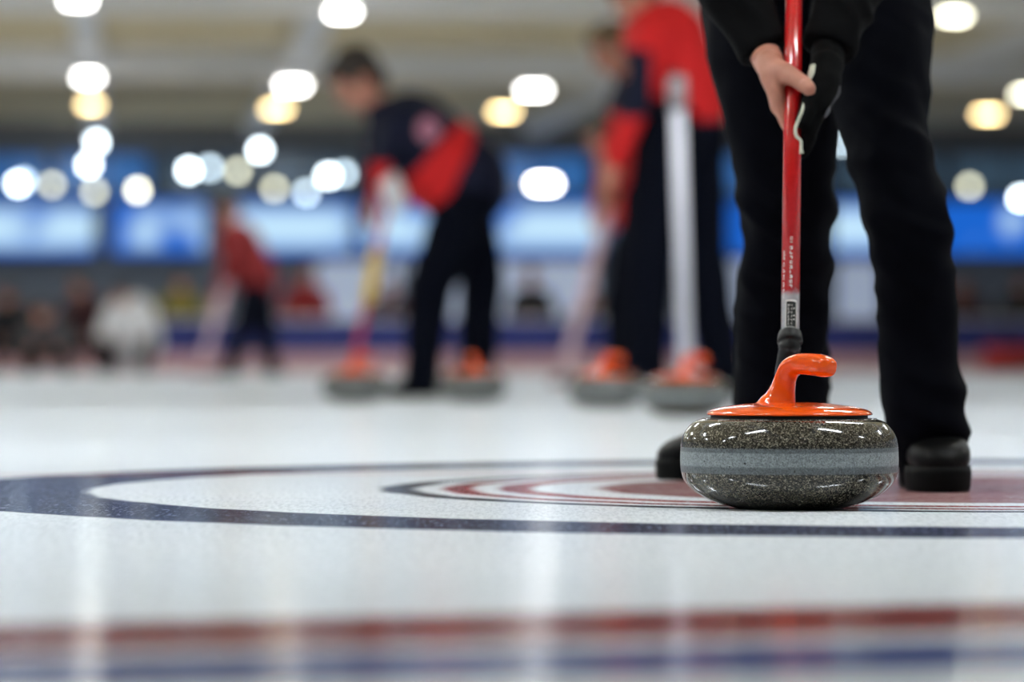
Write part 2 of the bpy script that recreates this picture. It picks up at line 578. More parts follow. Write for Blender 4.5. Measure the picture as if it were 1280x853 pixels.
scr = [(-60, 118, 0.55, 'leftmost'), (140, 258, 0.6, 'second from the left'), (292, 440, 0.8, 'left of the stooping sweeper'),
       (452, 600, 0.5, 'behind the stooping sweeper'), (612, 752, 0.75, 'right of the stooping sweeper'),
       (764, 900, 0.5, 'behind the red jacketed group'), (912, 1030, 0.3, 'behind the front player'),
       (1042, 1160, 0.7, 'between the front player legs'), (1172, 1340, 0.0, 'at the right edge')]
for q, (a, b, w, s) in enumerate(scr):
    wall_panel('display_screen', a, b, 252, 318, screen_mat('screen picture %d' % q, q + 1, w), 'blue lit advertising screen on the far wall, %s' % s, 'screen', 'blue screens along the far wall')
ban = [(395, 500, 'left of the stooping sweeper'), (508, 600, 'behind the stooping sweeper legs'), (607, 745, 'right of the stooping sweeper'), (880, 940, 'left of the front player'), (1046, 1100, 'between the front player legs')]
M['wall_glow'] = pbr('pale blue white banner', (0.62, 0.68, 0.82, 1), 0.7, nscale=1.2, namt=0.18, emit=(0.35, 0.42, 0.58, 1), estr=0.55)  # panels stand for the pale wall, with a glow added
for a, b, s in ban:
    wall_panel('glow_panel', a, b, 327, 418, M['wall_glow'], 'pale glowing panel in place of light wall under the blue screens, %s' % s, 'wall_glow', 'glowing pale wall panels under the screens')

# ------------------------------------------------------------------ lamps
def lamp(px, py, z, mat, label, group, w=0.20, h=0.05, d=0.12, kind='ceiling_lamp', top=3.36):
    D = (z - H) * F / (HY - py)
    p = at(px, py, D)
    r = thing(kind, label, 'lamp', p, TH, group)
    bm = bmesh.new()
    lathe_prof = [(0, h * 0.5), (w * 0.5, h * 0.5), (w * 0.52, h * 0.5 + 0.02), (w * 0.3, h * 0.5 + 0.06), (0, h * 0.5 + 0.06)]
    lathe(bm, lathe_prof, 20)
    obj('housing', bm, M['housing'], r)
    bm = bmesh.new(); box(bm, (0, 0, 0), (w, d, h), bevel=h * 0.3)
    obj('diffuser', bm, mat, r)
    bm = bmesh.new(); sweep(bm, [(0, 0, h * 0.5 + 0.05, 0.006, 0.006), (0, 0, max(top - p.z, 0.1), 0.006, 0.006)], n=8)
    obj('cord', bm, M['frame'], r)
    return r


for px, py, mt, s in ((97, 0, 'lamp_white', 'white lamp at the top left corner of the view'), (428, 15, 'lamp_white', 'white lamp at the top, above the stooping sweeper'),
                      (110, 97, 'lamp_white', 'white lamp in the left row, above the yellow one'), (366, 107, 'lamp_white', 'white lamp beside the stooping sweeper head, above the yellow one'),
                      (667, 113, 'lamp_white', 'white lamp between the sweepers, above the yellow one'), (1193, 20, 'lamp_cream', 'cream lamp at the top right, right of the front player'),
                      (1285, 118, 'lamp_cream', 'cream lamp cut by the right edge'), (113, 131, 'lamp_warm', 'yellow lamp in the left row'),
                      (346, 136, 'lamp_warm', 'yellow lamp beside the stooping sweeper head'), (630, 140, 'lamp_warm', 'yellow lamp between the sweepers'),
                      (1235, 143, 'lamp_warm', 'yellow lamp right of the front player')):
    lamp(px, py, 3.15, M[mt], 'glowing ' + s, 'ceiling lamps', w=0.26 if py > 50 and px > 300 else 0.2)
for px, py, mt, s in ((120, 178, 'lamp_cool', 'white, highest of the left cluster'), (111, 206, 'lamp_cool', 'white, second of the left cluster'),
                      (22, 230, 'lamp_cool', 'white, leftmost of all'), (30, 226, 'lamp_cooldim', 'pale blue, just behind the leftmost white one'), (65, 231, 'lamp_dim', 'dim cream, right of the leftmost white one'),
                      (118, 240, 'lamp_dim', 'dim cream, lowest of the left cluster'), (172, 238, 'lamp_cream', 'cream, alone right of the left cluster'),
                      (236, 213, 'lamp_cool', 'white, left one of the close pair'), (262, 210, 'lamp_cooldim', 'pale blue, right one of the close pair'),
                      (297, 214, 'lamp_dim', 'dim cream, below left of a white one'), (325, 188, 'lamp_cool', 'white, highest left of the stooping sweeper'),
                      (343, 236, 'lamp_dim', 'dim cream, low left of the stooping sweeper'), (383, 241, 'lamp_cooldim', 'pale blue, low beside the stooping sweeper'),
                      (410, 220, 'lamp_cool', 'white, beside the stooping sweeper arm'), (430, 217, 'lamp_cooldim', 'pale blue, touching the stooping sweeper arm'),
                      (1212, 233, 'lamp_dim', 'dim cream, right of the front player'), (1276, 248, 'lamp_cool', 'white, cut by the right edge'),
                      (1052, 178, 'lamp_cooldim', 'pale blue, between the front player legs')):
    D = 56.0 + {30: -0.5, 262: -0.5, 430: -0.5, 118: -0.6, 111: 0.5}.get(px, 0)
    z = at(px, py, D).z
    lamp(px, py, z, M[mt], 'round pendant lamp over the seats, ' + s, 'pendant lamps over the seats', w=0.11, h=0.11, d=0.11, kind='pendant_lamp')
lamp(680, 230, 2.6, M['lamp_white'], 'large white lamp over the seats between the two groups of sweepers', 'pendant lamps over the seats', w=0.32, h=0.09, d=0.15, kind='pendant_lamp')

# unseen battens added for light, over the players and along the hall
first = None
names = ['above the house', 'above the near lines', 'above the middle of the sheet', 'above the far players', 'above the far end', 'behind the camera']
for vi, v in enumerate((4.6, 8.8, 14.0, 22.4, 30.5, 37.0, 46.0)):
    for ui, u in enumerate((-7.5, -3.9, -0.9, 2.6, 6.4)):
        loc = hall(u, v, 3.30 if v < 30 else 3.44)
        if v >= 30:  # far rows hide behind the beams, added to brighten the far end
            loc = hall(u, v, 3.475)
        if first is None:
            first = thing('added_batten', 'long white ceiling batten, unseen, added to light the ice', 'lamp', loc, TH, 'unseen ceiling battens added for light')
            bm = bmesh.new(); box(bm, (0, 0, 0.035), (1.3, 0.20, 0.05), bevel=0.01)
            obj('housing', bm, M['housing'], first, smooth=False)
            bm = bmesh.new(); box(bm, (0, 0, 0), (1.24, 0.15, 0.02), bevel=0.005)
            obj('diffuser', bm, M['lamp_added'], first, smooth=False)
            for s in (-1, 1):
                bm = bmesh.new(); sweep(bm, [(s * 0.5, 0, 0.05, 0.005, 0.005), (s * 0.5, 0, 0.07 if s > 9 else 0.25, 0.005, 0.005)], n=8)
                obj('hanger', bm, M['housing'], first, smooth=False)
        else:
            dup(first, loc, TH)

# ------------------------------------------------------------------ barrier, bench
VB = 46.5
r = thing('barrier_board', 'long low blue barrier with a faded red kick strip across the far ice', 'barrier', hall(1.5, VB, 0), TH)
bm = bmesh.new(); box(bm, (0, 0, 0.11), (24, 0.09, 0.22), bevel=0.01); obj('kick_strip', bm, M['board_pink'], r, smooth=False)
bm = bmesh.new(); box(bm, (0, 0.01, 0.41), (24, 0.07, 0.38), bevel=0.01); obj('board_panel', bm, M['board_blue'], r, smooth=False)
bm = bmesh.new(); box(bm, (0, 0.01, 0.615), (24, 0.09, 0.03), bevel=0.008); obj('top_rail', bm, M['steel'], r, smooth=False)
r = thing('bench', 'long grey bench behind the far barrier', 'bench', hall(1.5, VB + 2.0, 0), TH)
bm = bmesh.new(); box(bm, (0, 0, 0.315), (22, 0.36, 0.04), bevel=0.01); obj('seat', bm, M['bench'], r, smooth=False)
for q in range(12):
    bm = bmesh.new(); box(bm, (-10.5 + q * 1.9, 0, 0.15), (0.06, 0.30, 0.30)); obj('leg', bm, M['bench'], r, smooth=False)

# ------------------------------------------------------------------ curling stones
def make_stone(label, group, loc, rotz):
    r = thing('curling_stone', label, 'curling stone', loc, rotz, group)
    prof = [(0, 0.006), (0.045, 0.006), (0.058, 0.004), (0.0615, 0.0006), (0.064, 0.0), (0.0680, 0.0003), (0.0760, 0.0014), (0.0962, 0.0068), (0.1148, 0.0149),
            (0.1296, 0.0250), (0.1403, 0.0372), (0.1442, 0.0499), (0.1451, 0.0600), (0.1451, 0.0701), (0.1441, 0.0871), (0.1403, 0.0995), (0.1312, 0.1115), (0.1240, 0.1160), (0.1160, 0.1186), (0.1060, 0.1198), (0, 0.1200)]
    prof = smooth_path(prof, 3)
    prof[-1] = (0, prof[-1][1]); prof[0] = (0, 0.006)
    bm = bmesh.new(); lathe(bm, [(max(a, 0), b) for a, b in prof], 128)
    obj('granite_body', bm, M['granite'], r)
    bm = bmesh.new(); lathe(bm, [(0, 0.1190), (0.1035, 0.1190), (0.1045, 0.1200), (0.1045, 0.1240), (0, 0.1240)], 96)
    obj('gasket', bm, M['gasket'], r)
    bm = bmesh.new()
    pr = smooth_path([(0.1075, 0.1238), (0.1100, 0.1242), (0.1105, 0.1256), (0.1085, 0.1280), (0.1010, 0.1318), (0.0850, 0.1355), (0.0600, 0.1385), (0.0350, 0.1405), (0.001, 0.1412)], 4)
    lathe(bm, [(0, 0.1238)] + pr + [(0, 0.1412)], 96)
    obj('cover_plate', bm, M['orange'], r)
    s = 1 / 941.0
    P = [(-0.0140, 0.000, 0.1370, 0.0310, 0.0230), (-0.0135, 0.000, 0.1405, 0.0255, 0.0190), (-0.0115, 0.000, 0.1470, 0.0205, 0.0150), (-0.0080, 0.000, 0.1600, 0.0165, 0.0125),
         (-0.0045, -0.001, 0.1740, 0.0145, 0.0120), (0.0005, -0.004, 0.1850, 0.0145, 0.0125), (0.0095, -0.010, 0.1912, 0.0138, 0.0130), (0.0205, -0.020, 0.1920, 0.0142, 0.0140),
         (0.0350, -0.034, 0.1908, 0.0148, 0.0150), (0.0420, -0.044, 0.1892, 0.0146, 0.0150), (0.0480, -0.052, 0.1880, 0.0125, 0.0130), (0.0508, -0.0565, 0.1873, 0.0085, 0.0090), (0.0518, -0.058, 0.1870, 0.0025, 0.0030)]
    bm = bmesh.new()
    sweep(bm, smooth_path(P, 5), ref=Vector((0.25, 1, 0)).normalized(), n=40, sup=2.8)
    obj('handle', bm, M['orange'], r)
    return r


near_stone = make_stone('orange handled granite curling stone in sharp focus in front of the player', 'orange handled curling stones', base(986.5, 5.33), 0.0)
for px, D, rz, s in ((444, 17.0, 0.5, 'leftmost of the blurred ones, under the stooping sweeper broom'), (591, 17.0, 2.6, 'blurred, by the rear foot of the stooping sweeper'),
                     (757, 15.2, 0.2, 'blurred, left one of the pair before the red jacketed player'), (857, 13.1, 1.2, 'blurred, touching the foot of the white broom')):
    dup(near_stone, base(px, D), rz, 'orange handled curling stone, ' + s)


# ------------------------------------------------------------------ brooms
def shaft_frame(a, b):
    t = (b - a).normalized()
    return t


def make_broom(label, group, a, b, rad, mat, head=True, over=0.0, seg=None, D_head=None, headrot=0.0, gw=1.25):
    """a: lower end of the shaft (joint), b: upper end."""
    r = thing('curling_broom', label, 'broom', (a.x, a.y, 0), 0.0, group)
    t = (b - a).normalized()
    bm = bmesh.new(); sweep(bm, [(*a, rad, rad), (*b, rad, rad)], n=24)
    obj('shaft', bm, mat, r, world=True)
    bm = bmesh.new(); c = b + t * 0.012
    sweep(bm, [(*(b - t * 0.004), rad * 1.12, rad * 1.12), (*c, rad * 1.12, rad * 1.12), (*(c + t * 0.006), rad * 0.6, rad * 0.6)], n=20)
    obj('end_cap', bm, M['broom_black'], r, world=True)
    if seg:
        p, q, m = seg
        bm = bmesh.new(); sweep(bm, [(*a.lerp(b, p), rad * gw, rad * gw), (*a.lerp(b, q), rad * gw, rad * gw)], n=20)
        obj('grip', bm, M[m], r, world=True)
    R = Matrix.Rotation(headrot, 4, 'Z')
    bm = bmesh.new(); box(bm, (0, 0, 0), (0.18, 0.065, 0.022), bevel=0.008)
    bmesh.ops.transform(bm, matrix=Matrix.Translation((a.x, a.y, 0.035)) @ R, verts=bm.verts)
    h = obj('brush_head', bm, M['broom_black'], r, world=True)
    bm = bmesh.new(); box(bm, (0, 0, 0), (0.19, 0.072, 0.024), bevel=0.007)
    bmesh.ops.transform(bm, matrix=Matrix.Translation((a.x, a.y, 0.013)) @ R, verts=bm.verts)
    obj('brush_pad', bm, M['brush_pad'], r, world=True)
    bm = bmesh.new()
    limb(bm, [(Vector((a.x, a.y, 0.045)), 0.012), (a, 0.012)])
    obj('joint', bm, M['broom_black'], r, world=True)
    return r


# hero broom
S0 = at(987.5, 432, 5.60)
S1 = at(992.3, 0, 5.90)
tdir = (S1 - S0).normalized()
S2 = S0 + tdir * 1.02
hero_shaft_R = 0.0126


def on_shaft(y):
    # point of the shaft axis seen at pixel row y
    k = (HY - y) / F
    # H + k*D = z ; param
    s = (k * S0.y + H - S0.z) / (tdir.z - k * tdir.y)
    return S0 + tdir * s


def shaft_mat():
    k = NT('red carbon shaft')
    p = k.n('ShaderNodeBsdfPrincipled')
    co = k.n('ShaderNodeTexCoord').outputs['Object']
    sp = k.n('ShaderNodeSeparateXYZ')
    k.l(co, sp.inputs[0])
    zc = on_shaft(366).z
    n = k.noise(co, 160, 3)
    f = k.smooth(k.math('ADD', sp.outputs[2], k.math('MULTIPLY', k.math('SUBTRACT', n, 0.5), 0.012)), zc - 0.006, zc + 0.006)
    red = k.mix(n, (0.48, 0.005, 0.007, 1), (0.62, 0.010, 0.012, 1))
    silver = k.mix(n, (0.42, 0.44, 0.48, 1), (0.75, 0.78, 0.82, 1))
    k.l(k.mix(f, silver, red), p.inputs['Base Color'])
    p.inputs['Roughness'].default_value = 0.20
    p.inputs['Coat Weight'].default_value = 0.7
    p.inputs['Coat Roughness'].default_value = 0.05
    k.l(p.outputs[0], k.out.inputs[0])
    return k.m


broom = thing('curling_broom', 'red curling broom held by the front player, its foot behind the sharp stone', 'broom', (S0.x, S0.y, 0), 0, 'curling brooms')
bm = bmesh.new()
sweep(bm, [(*S0, hero_shaft_R, hero_shaft_R), (*S2, hero_shaft_R, hero_shaft_R)], n=48)
obj('shaft', bm, shaft_mat(), broom, world=True)
bm = bmesh.new()
sweep(bm, [(*(S2 - tdir * 0.01), 0.0145, 0.0145), (*(S2 + tdir * 0.015), 0.0145, 0.0145), (*(S2 + tdir * 0.02), 0.008, 0.008)], n=24)
obj('end_cap', bm, M['broom_black'], broom, world=True)
bm = bmesh.new()                                 # flared rubber collar
pc = [(0.026, 0.0132), (0.0255, 0.0150), (0.022, 0.0166), (0.014, 0.0176), (0.0095, 0.0178), (0.0085, 0.0168), (0.0080, 0.0146), (0.0040, 0.0144), (0.0035, 0.0158), (-0.002, 0.0160), (-0.0065, 0.0156), (-0.007, 0.0142),
      (-0.014, 0.0140), (-0.030, 0.0132), (-0.045, 0.0125)]
P = []
for h, rr in pc:
    q = S0 + tdir * (h - 0.004)
    if h < 0: q = S0 + Vector((-0.22, 0.0, -1)).normalized() * (-h)
    P.append((*q, rr, rr))
sweep(bm, P[::-1], n=40)
obj('collar', bm, M['broom_black'], broom, world=True)
J = S0 + Vector((-0.22, 0.0, -1)).normalized() * 0.045
hb = Vector((J.x + 0.015, J.y + 0.01, 0.05))
bm = bmesh.new(); limb(bm, [(J, 0.011), (hb, 0.011)]); obj('joint', bm, M['broom_black'], broom, world=True)
bm = bmesh.new(); box(bm, (hb.x, hb.y, 0.036), (0.17, 0.065, 0.024), bevel=0.009); obj('brush_head', bm, M['broom_black'], broom, world=True)
bm = bmesh.new(); box(bm, (hb.x, hb.y, 0.013), (0.178, 0.072, 0.025), bevel=0.008); obj('brush_pad', bm, M['brush_pad'], broom, world=True)


def shaft_patch(bm, y0, y1, a0, a1, lift, n=10):
    """curved patch on the shaft between two pixel rows; angles measured from the side facing the camera, + to the right"""
    p0, p1 = on_shaft(y0), on_shaft(y1)
    side = Vector((1, 0, 0)); side = (side - tdir * side.dot(tdir)).normalized()
    fr = side.cross(tdir); fr = fr if fr.y < 0 else -fr
    R = hero_shaft_R + lift
    rows = []
    for p in (p0, p1):
        rows.append([bm.verts.new(p + (fr * math.cos(a0 + (a1 - a0) * i / n) + side * math.sin(a0 + (a1 - a0) * i / n)) * R) for i in range(n + 1)])
    for i in range(n): bm.faces.new((rows[0][i], rows[0][i + 1], rows[1][i + 1], rows[1][i]))


bm = bmesh.new(); shaft_patch(bm, 380.5, 414.5, -0.62, 0.72, 0.0002); obj('label_border', bm, M['print_white'], broom, world=True)
lb = [o for o in broom.children if o.name.startswith('label_border')][0]
bm = bmesh.new(); shaft_patch(bm, 382.5, 414.0, -0.52, 0.62, 0.0004); obj('label', bm, M['label_black'], broom, world=True)
bm = bmesh.new()
rnd = random.Random(3)
for k in range(6):                                # tiny unreadable print on the label
    y = 386 + k * 4.6
    shaft_patch(bm, y, y + 3.4, -0.30, -0.25, 0.0006, 2)
    if k % 2 == 0: shaft_patch(bm, y + 0.6, y + 1.1, -0.20, -0.06, 0.0006, 3)
    shaft_patch(bm, y + 0.3, y + 2.8, 0.06, 0.10, 0.0006, 2)
    if k in (1, 3, 4): shaft_patch(bm, y, y + 1.0, 0.26, 0.42, 0.0006, 3)
obj('label_print', bm, M['print_white'], broom, world=True)
bm = bmesh.new()                                  # upright lettering on the red shaft
y = 302.0
for k in range(11):
    h = 4.0
    if k % 4 != 3: shaft_patch(bm, y, y + 1.0, -0.17, 0.10, 0.0003, 3)
    if k % 3 != 1: shaft_patch(bm, y + h - 1.4, y + h - 0.4, -0.17, 0.10, 0.0003, 3)
    if k > 1: shaft_patch(bm, y, y + h - 0.4, -0.17 if k % 2 else 0.02, -0.10 if k % 2 else 0.10, 0.0003, 2)
    y += 6.0
obj('shaft_lettering', bm, M['print_white'], broom, world=True)
bm = bmesh.new()
for k in range(26):
    y = 318 + k * 2.3
    if rnd.random() < 0.75: shaft_patch(bm, y, y + 1.5, -0.98, -0.80 - 0.1 * rnd.random(), 0.0003, 3)
obj('side_lettering', bm, M['print_white'], broom, world=True)


# ------------------------------------------------------------------ people
def head_shape(bm, c, fwd, up, s=1.0):
    fwd = fwd.normalized(); side = up.cross(fwd).normalized(); up2 = fwd.cross(side).normalized()
    R = Matrix((side, fwd, up2)).transposed()      # local x side, y forward, z up
    q = R.to_quaternion()
    P = lambda x, y, z: c + R @ Vector((x * s, y * s, z * s))
    ball(bm, P(0, -0.010, 0.020), (0.076 * s, 0.094 * s, 0.098 * s), q, 24)
    ball(bm, P(0, 0.026, -0.045), (0.056 * s, 0.058 * s, 0.068 * s), q, 20)
    ball(bm, P(0, 0.060, -0.088), (0.024 * s, 0.020 * s, 0.020 * s), q, 12)       # chin
    limb(bm, [(P(0, 0.084, 0.010), 0.008 * s), (P(0, 0.104, -0.028), 0.013 * s)], 10)   # nose
    for x in (-1, 1):
        ball(bm, P(x * 0.078, -0.008, -0.010), (0.008 * s, 0.018 * s, 0.030 * s), q, 10)
        ball(bm, P(x * 0.036, 0.062, -0.020), (0.022 * s, 0.020 * s, 0.022 * s), q, 10)
    ball(bm, P(0, 0.078, -0.060), (0.024 * s, 0.012 * s, 0.009 * s), q, 10)       # mouth
    ball(bm, P(0, 0.068, 0.026), (0.050 * s, 0.018 * s, 0.012 * s), q, 10)        # brow
    return P, q


def make_person(label, cat, loc, J, r, cloth, hair='hair', voxel=0.012, jacket_paint=None, jacket_mats=None, trouser='trouser_bg', group=None, badge=None, handpts=None):
    """J: joints in world coordinates. r: thickness factor."""
    o = thing('person', label, cat, loc, 0.0, group)
    body = bmesh.new()
    P, q = head_shape(body, J['head'], J['face'], J['up'], r.get('head', 1.0))
    neck = J['neck']
    limb(body, [(J['head'] - J['up'] * 0.05 - J['face'] * 0.02, 0.055), (neck, 0.058)])
    limb(body, [(neck, 0.06), (J['chest'], 0.10), (J['pelvis'], 0.11)])
    for s in 'LR':
        limb(body, [(neck, 0.05), (J['sh' + s], 0.05), (J['el' + s], 0.038), (J['wr' + s], 0.026)])
        limb(body, [(J['pelvis'], 0.09), (J['hip' + s], 0.08), (J['kn' + s], 0.050), (J['an' + s], 0.036)])
        w = J['wr' + s]; d = J['hd' + s].normalized()
        limb(body, [(J['an' + s], 0.036), (J['an' + s] + J['ft' + s].normalized() * 0.14 - Vector((0, 0, J['an' + s].z - 0.035)), 0.026)])
        sd = d.cross(Vector((0.2, 1, 0.1))).normalized(); nn = d.cross(sd).normalized()
        limb(body, [(w, 0.026), (w + d * 0.045, 0.036), (w + d * 0.085, 0.034)])
        for f in range(4):
            b0 = w + d * 0.085 + nn * (-0.03 + 0.02 * f)
            L = (0.062, 0.072, 0.066, 0.052)[f]
            limb(body, [(b0, 0.010), (b0 + d * L * 0.5 + sd * 0.012, 0.009), (b0 + d * L * 0.7 + sd * 0.036, 0.008)], 8)
        limb(body, [(w + d * 0.03 - nn * 0.025, 0.013), (w + d * 0.065 - nn * 0.05 + sd * 0.01, 0.011), (w + d * 0.09 - nn * 0.05 + sd * 0.025, 0.009)], 8)
    body = fuse(body, voxel * 0.75, 2)
    obj('body', body, M['skin'], o, world=True)
    # hair
    hb_ = bmesh.new()
    s = r.get('head', 1.0)
    ball(hb_, P(0, -0.026, 0.042), (0.087 * s, 0.098 * s, 0.094 * s), q, 20)
    ball(hb_, P(0, 0.030, 0.088), (0.066 * s, 0.060 * s, 0.036 * s), q, 16)
    ball(hb_, P(0, -0.060, -0.020), (0.066 * s, 0.052 * s, 0.064 * s), q, 16)
    for x in (-1, 1): ball(hb_, P(x * 0.068, 0.0, 0.03), (0.018 * s, 0.042 * s, 0.05 * s), q, 12)
    hb_ = fuse(hb_, voxel * 0.8, 2, wrinkle=lambda c: 0.006 * noise.noise(c * 45))
    obj('hair', hb_, M[hair], o, world=True)
    for x in (-1, 1):
        e = bmesh.new(); ball(e, P(x * 0.031, 0.077, 0.000), 0.0095 * s, None, 12); obj('eye', e, M['eye'], o, world=True)
    # jacket
    jk = bmesh.new(); w = r.get('torso', 1.0)
    mid = J['chest'].lerp(J['pelvis'], 0.5)
    shl = (J['shL'] + J['shR']) / 2
    limb(jk, [(neck, 0.072), (J['chest'], 0.150 * w), (mid, 0.155 * w), (J['pelvis'] + (J['chest'] - J['pelvis']).normalized() * 0.05, 0.150 * w)], 20)
    for s_ in 'LR':
        limb(jk, [(J['chest'].lerp(neck, 0.5), 0.095), (J['sh' + s_], 0.078), (J['el' + s_], 0.062), (J['wr' + s_] - J['hd' + s_].normalized() * 0.02, 0.046)], 16)
        limb(jk, [(J['chest'], 0.13 * w), (J['chest'].lerp(J['sh' + s_], 0.6), 0.10 * w)], 16)
        limb(jk, [(J['pelvis'], 0.13), (J['pelvis'].lerp(J['hip' + s_], 0.8) + Vector((0, 0, 0.03)), 0.115)], 16)
    jk = fuse(jk, voxel, 4, paint=jacket_paint, wrinkle=lambda c: 0.010 * noise.noise(c * 9))
    obj('jacket', jk, [M[m] for m in jacket_mats] if jacket_mats else M[cloth], o, world=True)
    if badge is not None:
        b = bmesh.new(); ball(b, badge, (0.055, 0.012, 0.06), None, 16); obj('badge', b, M['badge'], o, world=True)
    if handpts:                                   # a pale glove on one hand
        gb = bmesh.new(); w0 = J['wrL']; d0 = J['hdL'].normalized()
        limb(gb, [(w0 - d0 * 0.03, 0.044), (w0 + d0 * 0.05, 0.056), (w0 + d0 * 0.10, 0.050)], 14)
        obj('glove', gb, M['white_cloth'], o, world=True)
    # trousers
    tr = bmesh.new(); tw = r.get('leg', 1.0)
    for s_ in 'LR':
        limb(tr, [(J['pelvis'], 0.125), (J['hip' + s_], 0.108 * tw), (J['kn' + s_], 0.082 * tw), (J['an' + s_] + Vector((0, 0, 0.0)), 0.066 * tw)], 16)
    tr = fuse(tr, voxel, 4, wrinkle=lambda c: 0.010 * noise.noise(c * 8))
    obj('trousers', tr, M[trouser], o, world=True)
    for s_ in 'LR':
        make_shoe(o, J['an' + s_], J['ft' + s_], 0.28)
    return o


def make_shoe(parent, ankle, fdir, L, patch=False, tall=1.0, wide=1.0):
    f = Vector((fdir.x, fdir.y, 0)).normalized()
    ang = math.atan2(f.y, f.x) - PI / 2           # local +y is the toe
    T = Matrix.Translation((ankle.x, ankle.y, 0)) @ Matrix.Rotation(ang, 4, 'Z') @ Matrix.Diagonal((wide, 1, tall, 1))
    heel = -0.27 * L
    st = []
    wu = 1.10 if tall > 1.2 else 1.0
    for t, hw, hh, zc in ((0.0, 0.026, 0.026, 0.050), (0.05, 0.036, 0.040, 0.060), (0.15, 0.040, 0.050, 0.068), (0.30, 0.040, 0.052, 0.070), (0.42, 0.040, 0.045, 0.064),
                          (0.55, 0.043, 0.034, 0.054), (0.70, 0.048, 0.027, 0.046), (0.83, 0.047, 0.023, 0.042), (0.93, 0.038, 0.018, 0.037), (0.985, 0.022, 0.011, 0.031), (1.0, 0.006, 0.003, 0.028)):
        st.append((0, heel + t * L, zc, hh * 1.0, hw * wu))
    bm = bmesh.new()
    path = smooth_path(st, 4)
    sweep(bm, path, ref=Vector((1, 0, 0)), n=28, sup=2.4)
    up = fuse_local(bm, 0.004)
    bmesh.ops.transform(up, matrix=T, verts=up.verts)
    u = obj('shoe', up, M['shoe'], parent, world=True)
    # sole
    bm = bmesh.new()
    pts = []
    for t, hw in ((0, 0.014), (0.02, 0.026), (0.07, 0.036), (0.2, 0.041), (0.4, 0.039), (0.55, 0.043), (0.7, 0.050), (0.82, 0.049), (0.92, 0.040), (0.98, 0.024), (1.01, 0.008)):
        pts.append((heel + t * L, hw + 0.003))
    out = [(x, y) for y, x in pts] + [(-x, y) for y, x in reversed(pts)]
    levels = ((0.0, 0.94), (0.004, 1.0), (0.022, 1.03), (0.030, 1.0))
    rows = [[bm.verts.new((x * k, (y - heel - L / 2) * (1 + (k - 1) * 0.3) + heel + L / 2, z)) for x, y in out] for z, k in levels]
    n = len(out)
    for a, b in zip(rows, rows[1:]):
        for i in range(n): bm.faces.new((a[i], a[(i + 1) % n], b[(i + 1) % n], b[i]))
    bm.faces.new(rows[0][::-1]); bm.faces.new(rows[-1])
    bmesh.ops.transform(bm, matrix=T, verts=bm.verts)
    so = obj('sole', bm, M['sole'], parent, world=True)
    bm = bmesh.new()
    for k in range(5):
        y = heel + L * (0.44 + 0.065 * k); z = 0.110 - 0.0088 * k * 1.15
        sweep(bm, smooth_path([(-0.026, y, z - 0.018, 0.0028, 0.0028), (0, y + 0.004, z, 0.0028, 0.0028), (0.026, y, z - 0.018, 0.0028, 0.0028)], 5), ref=Vector((0, 1, 0)), n=8)
    bmesh.ops.transform(bm, matrix=T, verts=bm.verts)
    obj('laces', bm, M['sole'], parent, world=True)
    if patch:
        bm = bmesh.new(); ball(bm, (0.034, heel + L * 0.33, 0.086), (0.007, 0.022, 0.024), None, 14)
        bmesh.ops.transform(bm, matrix=T, verts=bm.verts)
        obj('shoe_patch', bm, M['blue_patch'], parent, world=True)
    return u


def fuse_local(bm, vox):
    return fuse(bm, vox, 2)


# ---- the front player
Lf = 6.55; Rf = 6.02
legL = [(585, 926, 1026, 6.55), (570, 918, 1034, 6.55), (545, 915, 1038, 6.55), (500, 916, 1038, 6.54), (450, 917, 1039, 6.52), (400, 918, 1040, 6.49), (350, 920, 1041, 6.46), (300, 922, 1043, 6.42), (250, 921, 1045, 6.39), (200, 916, 1048, 6.38),
        (165, 908, 1051, 6.37), (100, 892, 1060, 6.37), (50, 880, 1065, 6.38), (0, 872, 1068, 6.39), (-70, 872, 1070, 6.41), (-130, 880, 1065, 6.43)]
legR = [(590, 1120, 1200, 6.10), (572, 1115, 1204, 6.07), (552, 1109, 1210, 6.04), (520, 1103, 1212, 6.02), (480, 1099, 1206, 6.02), (440, 1097, 1201, 6.02), (400, 1095, 1198, 6.02), (350, 1091, 1194, 6.01), (315, 1089, 1191, 6.00), (290, 1083, 1189, 6.00), (250, 1074, 1181, 6.01), (210, 1062, 1172, 6.03),
        (175, 1052, 1163, 6.06), (140, 1042, 1163, 6.10), (100, 1032, 1167, 6.14), (50, 1020, 1169, 6.20), (0, 1010, 1168, 6.26), (-70, 1005, 1165, 6.34), (-130, 1010, 1155, 6.38)]


def leg_path(rows, inset=0.0):
    out = []
    for y, a, b, D in rows:
        c = at((a + b) / 2, y, D); hw = (b - a) / 2 / F * D - inset
        out.append((c.x, c.y, c.z, hw, hw * 1.02))
    return out


def wr(c):
    """cloth folds: bunching round the knee and the hem"""
    v = 0.0
    w1 = math.exp(-((c.z - 0.40) / 0.10) ** 2) + 0.4 * math.exp(-((c.z - 0.12) / 0.07) ** 2) + 0.45
    q = Vector((c.x * 7, c.y * 7, c.z * 17 + c.x * 8))
    v += 0.006 * w1 * (1 - abs(noise.noise(q)) * 3.0)
    v += 0.0035 * noise.noise(c * 24)
    return v - 0.003


hero = thing('person', 'player in black trousers and jacket bending over the sharp stone with a red broom', 'person', base(1030, 6.3), 0)
tr = bmesh.new()
for rows in (legL, legR):
    sweep(tr, smooth_path(leg_path(rows), 3), ref=Vector((0, 1, 0)), n=36, sup=2.15)
pel = Vector((0.48, 6.42, 0.93))
ball(tr, pel, (0.185, 0.14, 0.14), None, 24)
tr = fuse(tr, 0.008, 5, wrinkle=wr)
obj('trousers', tr, M['trouser'], hero, world=True)

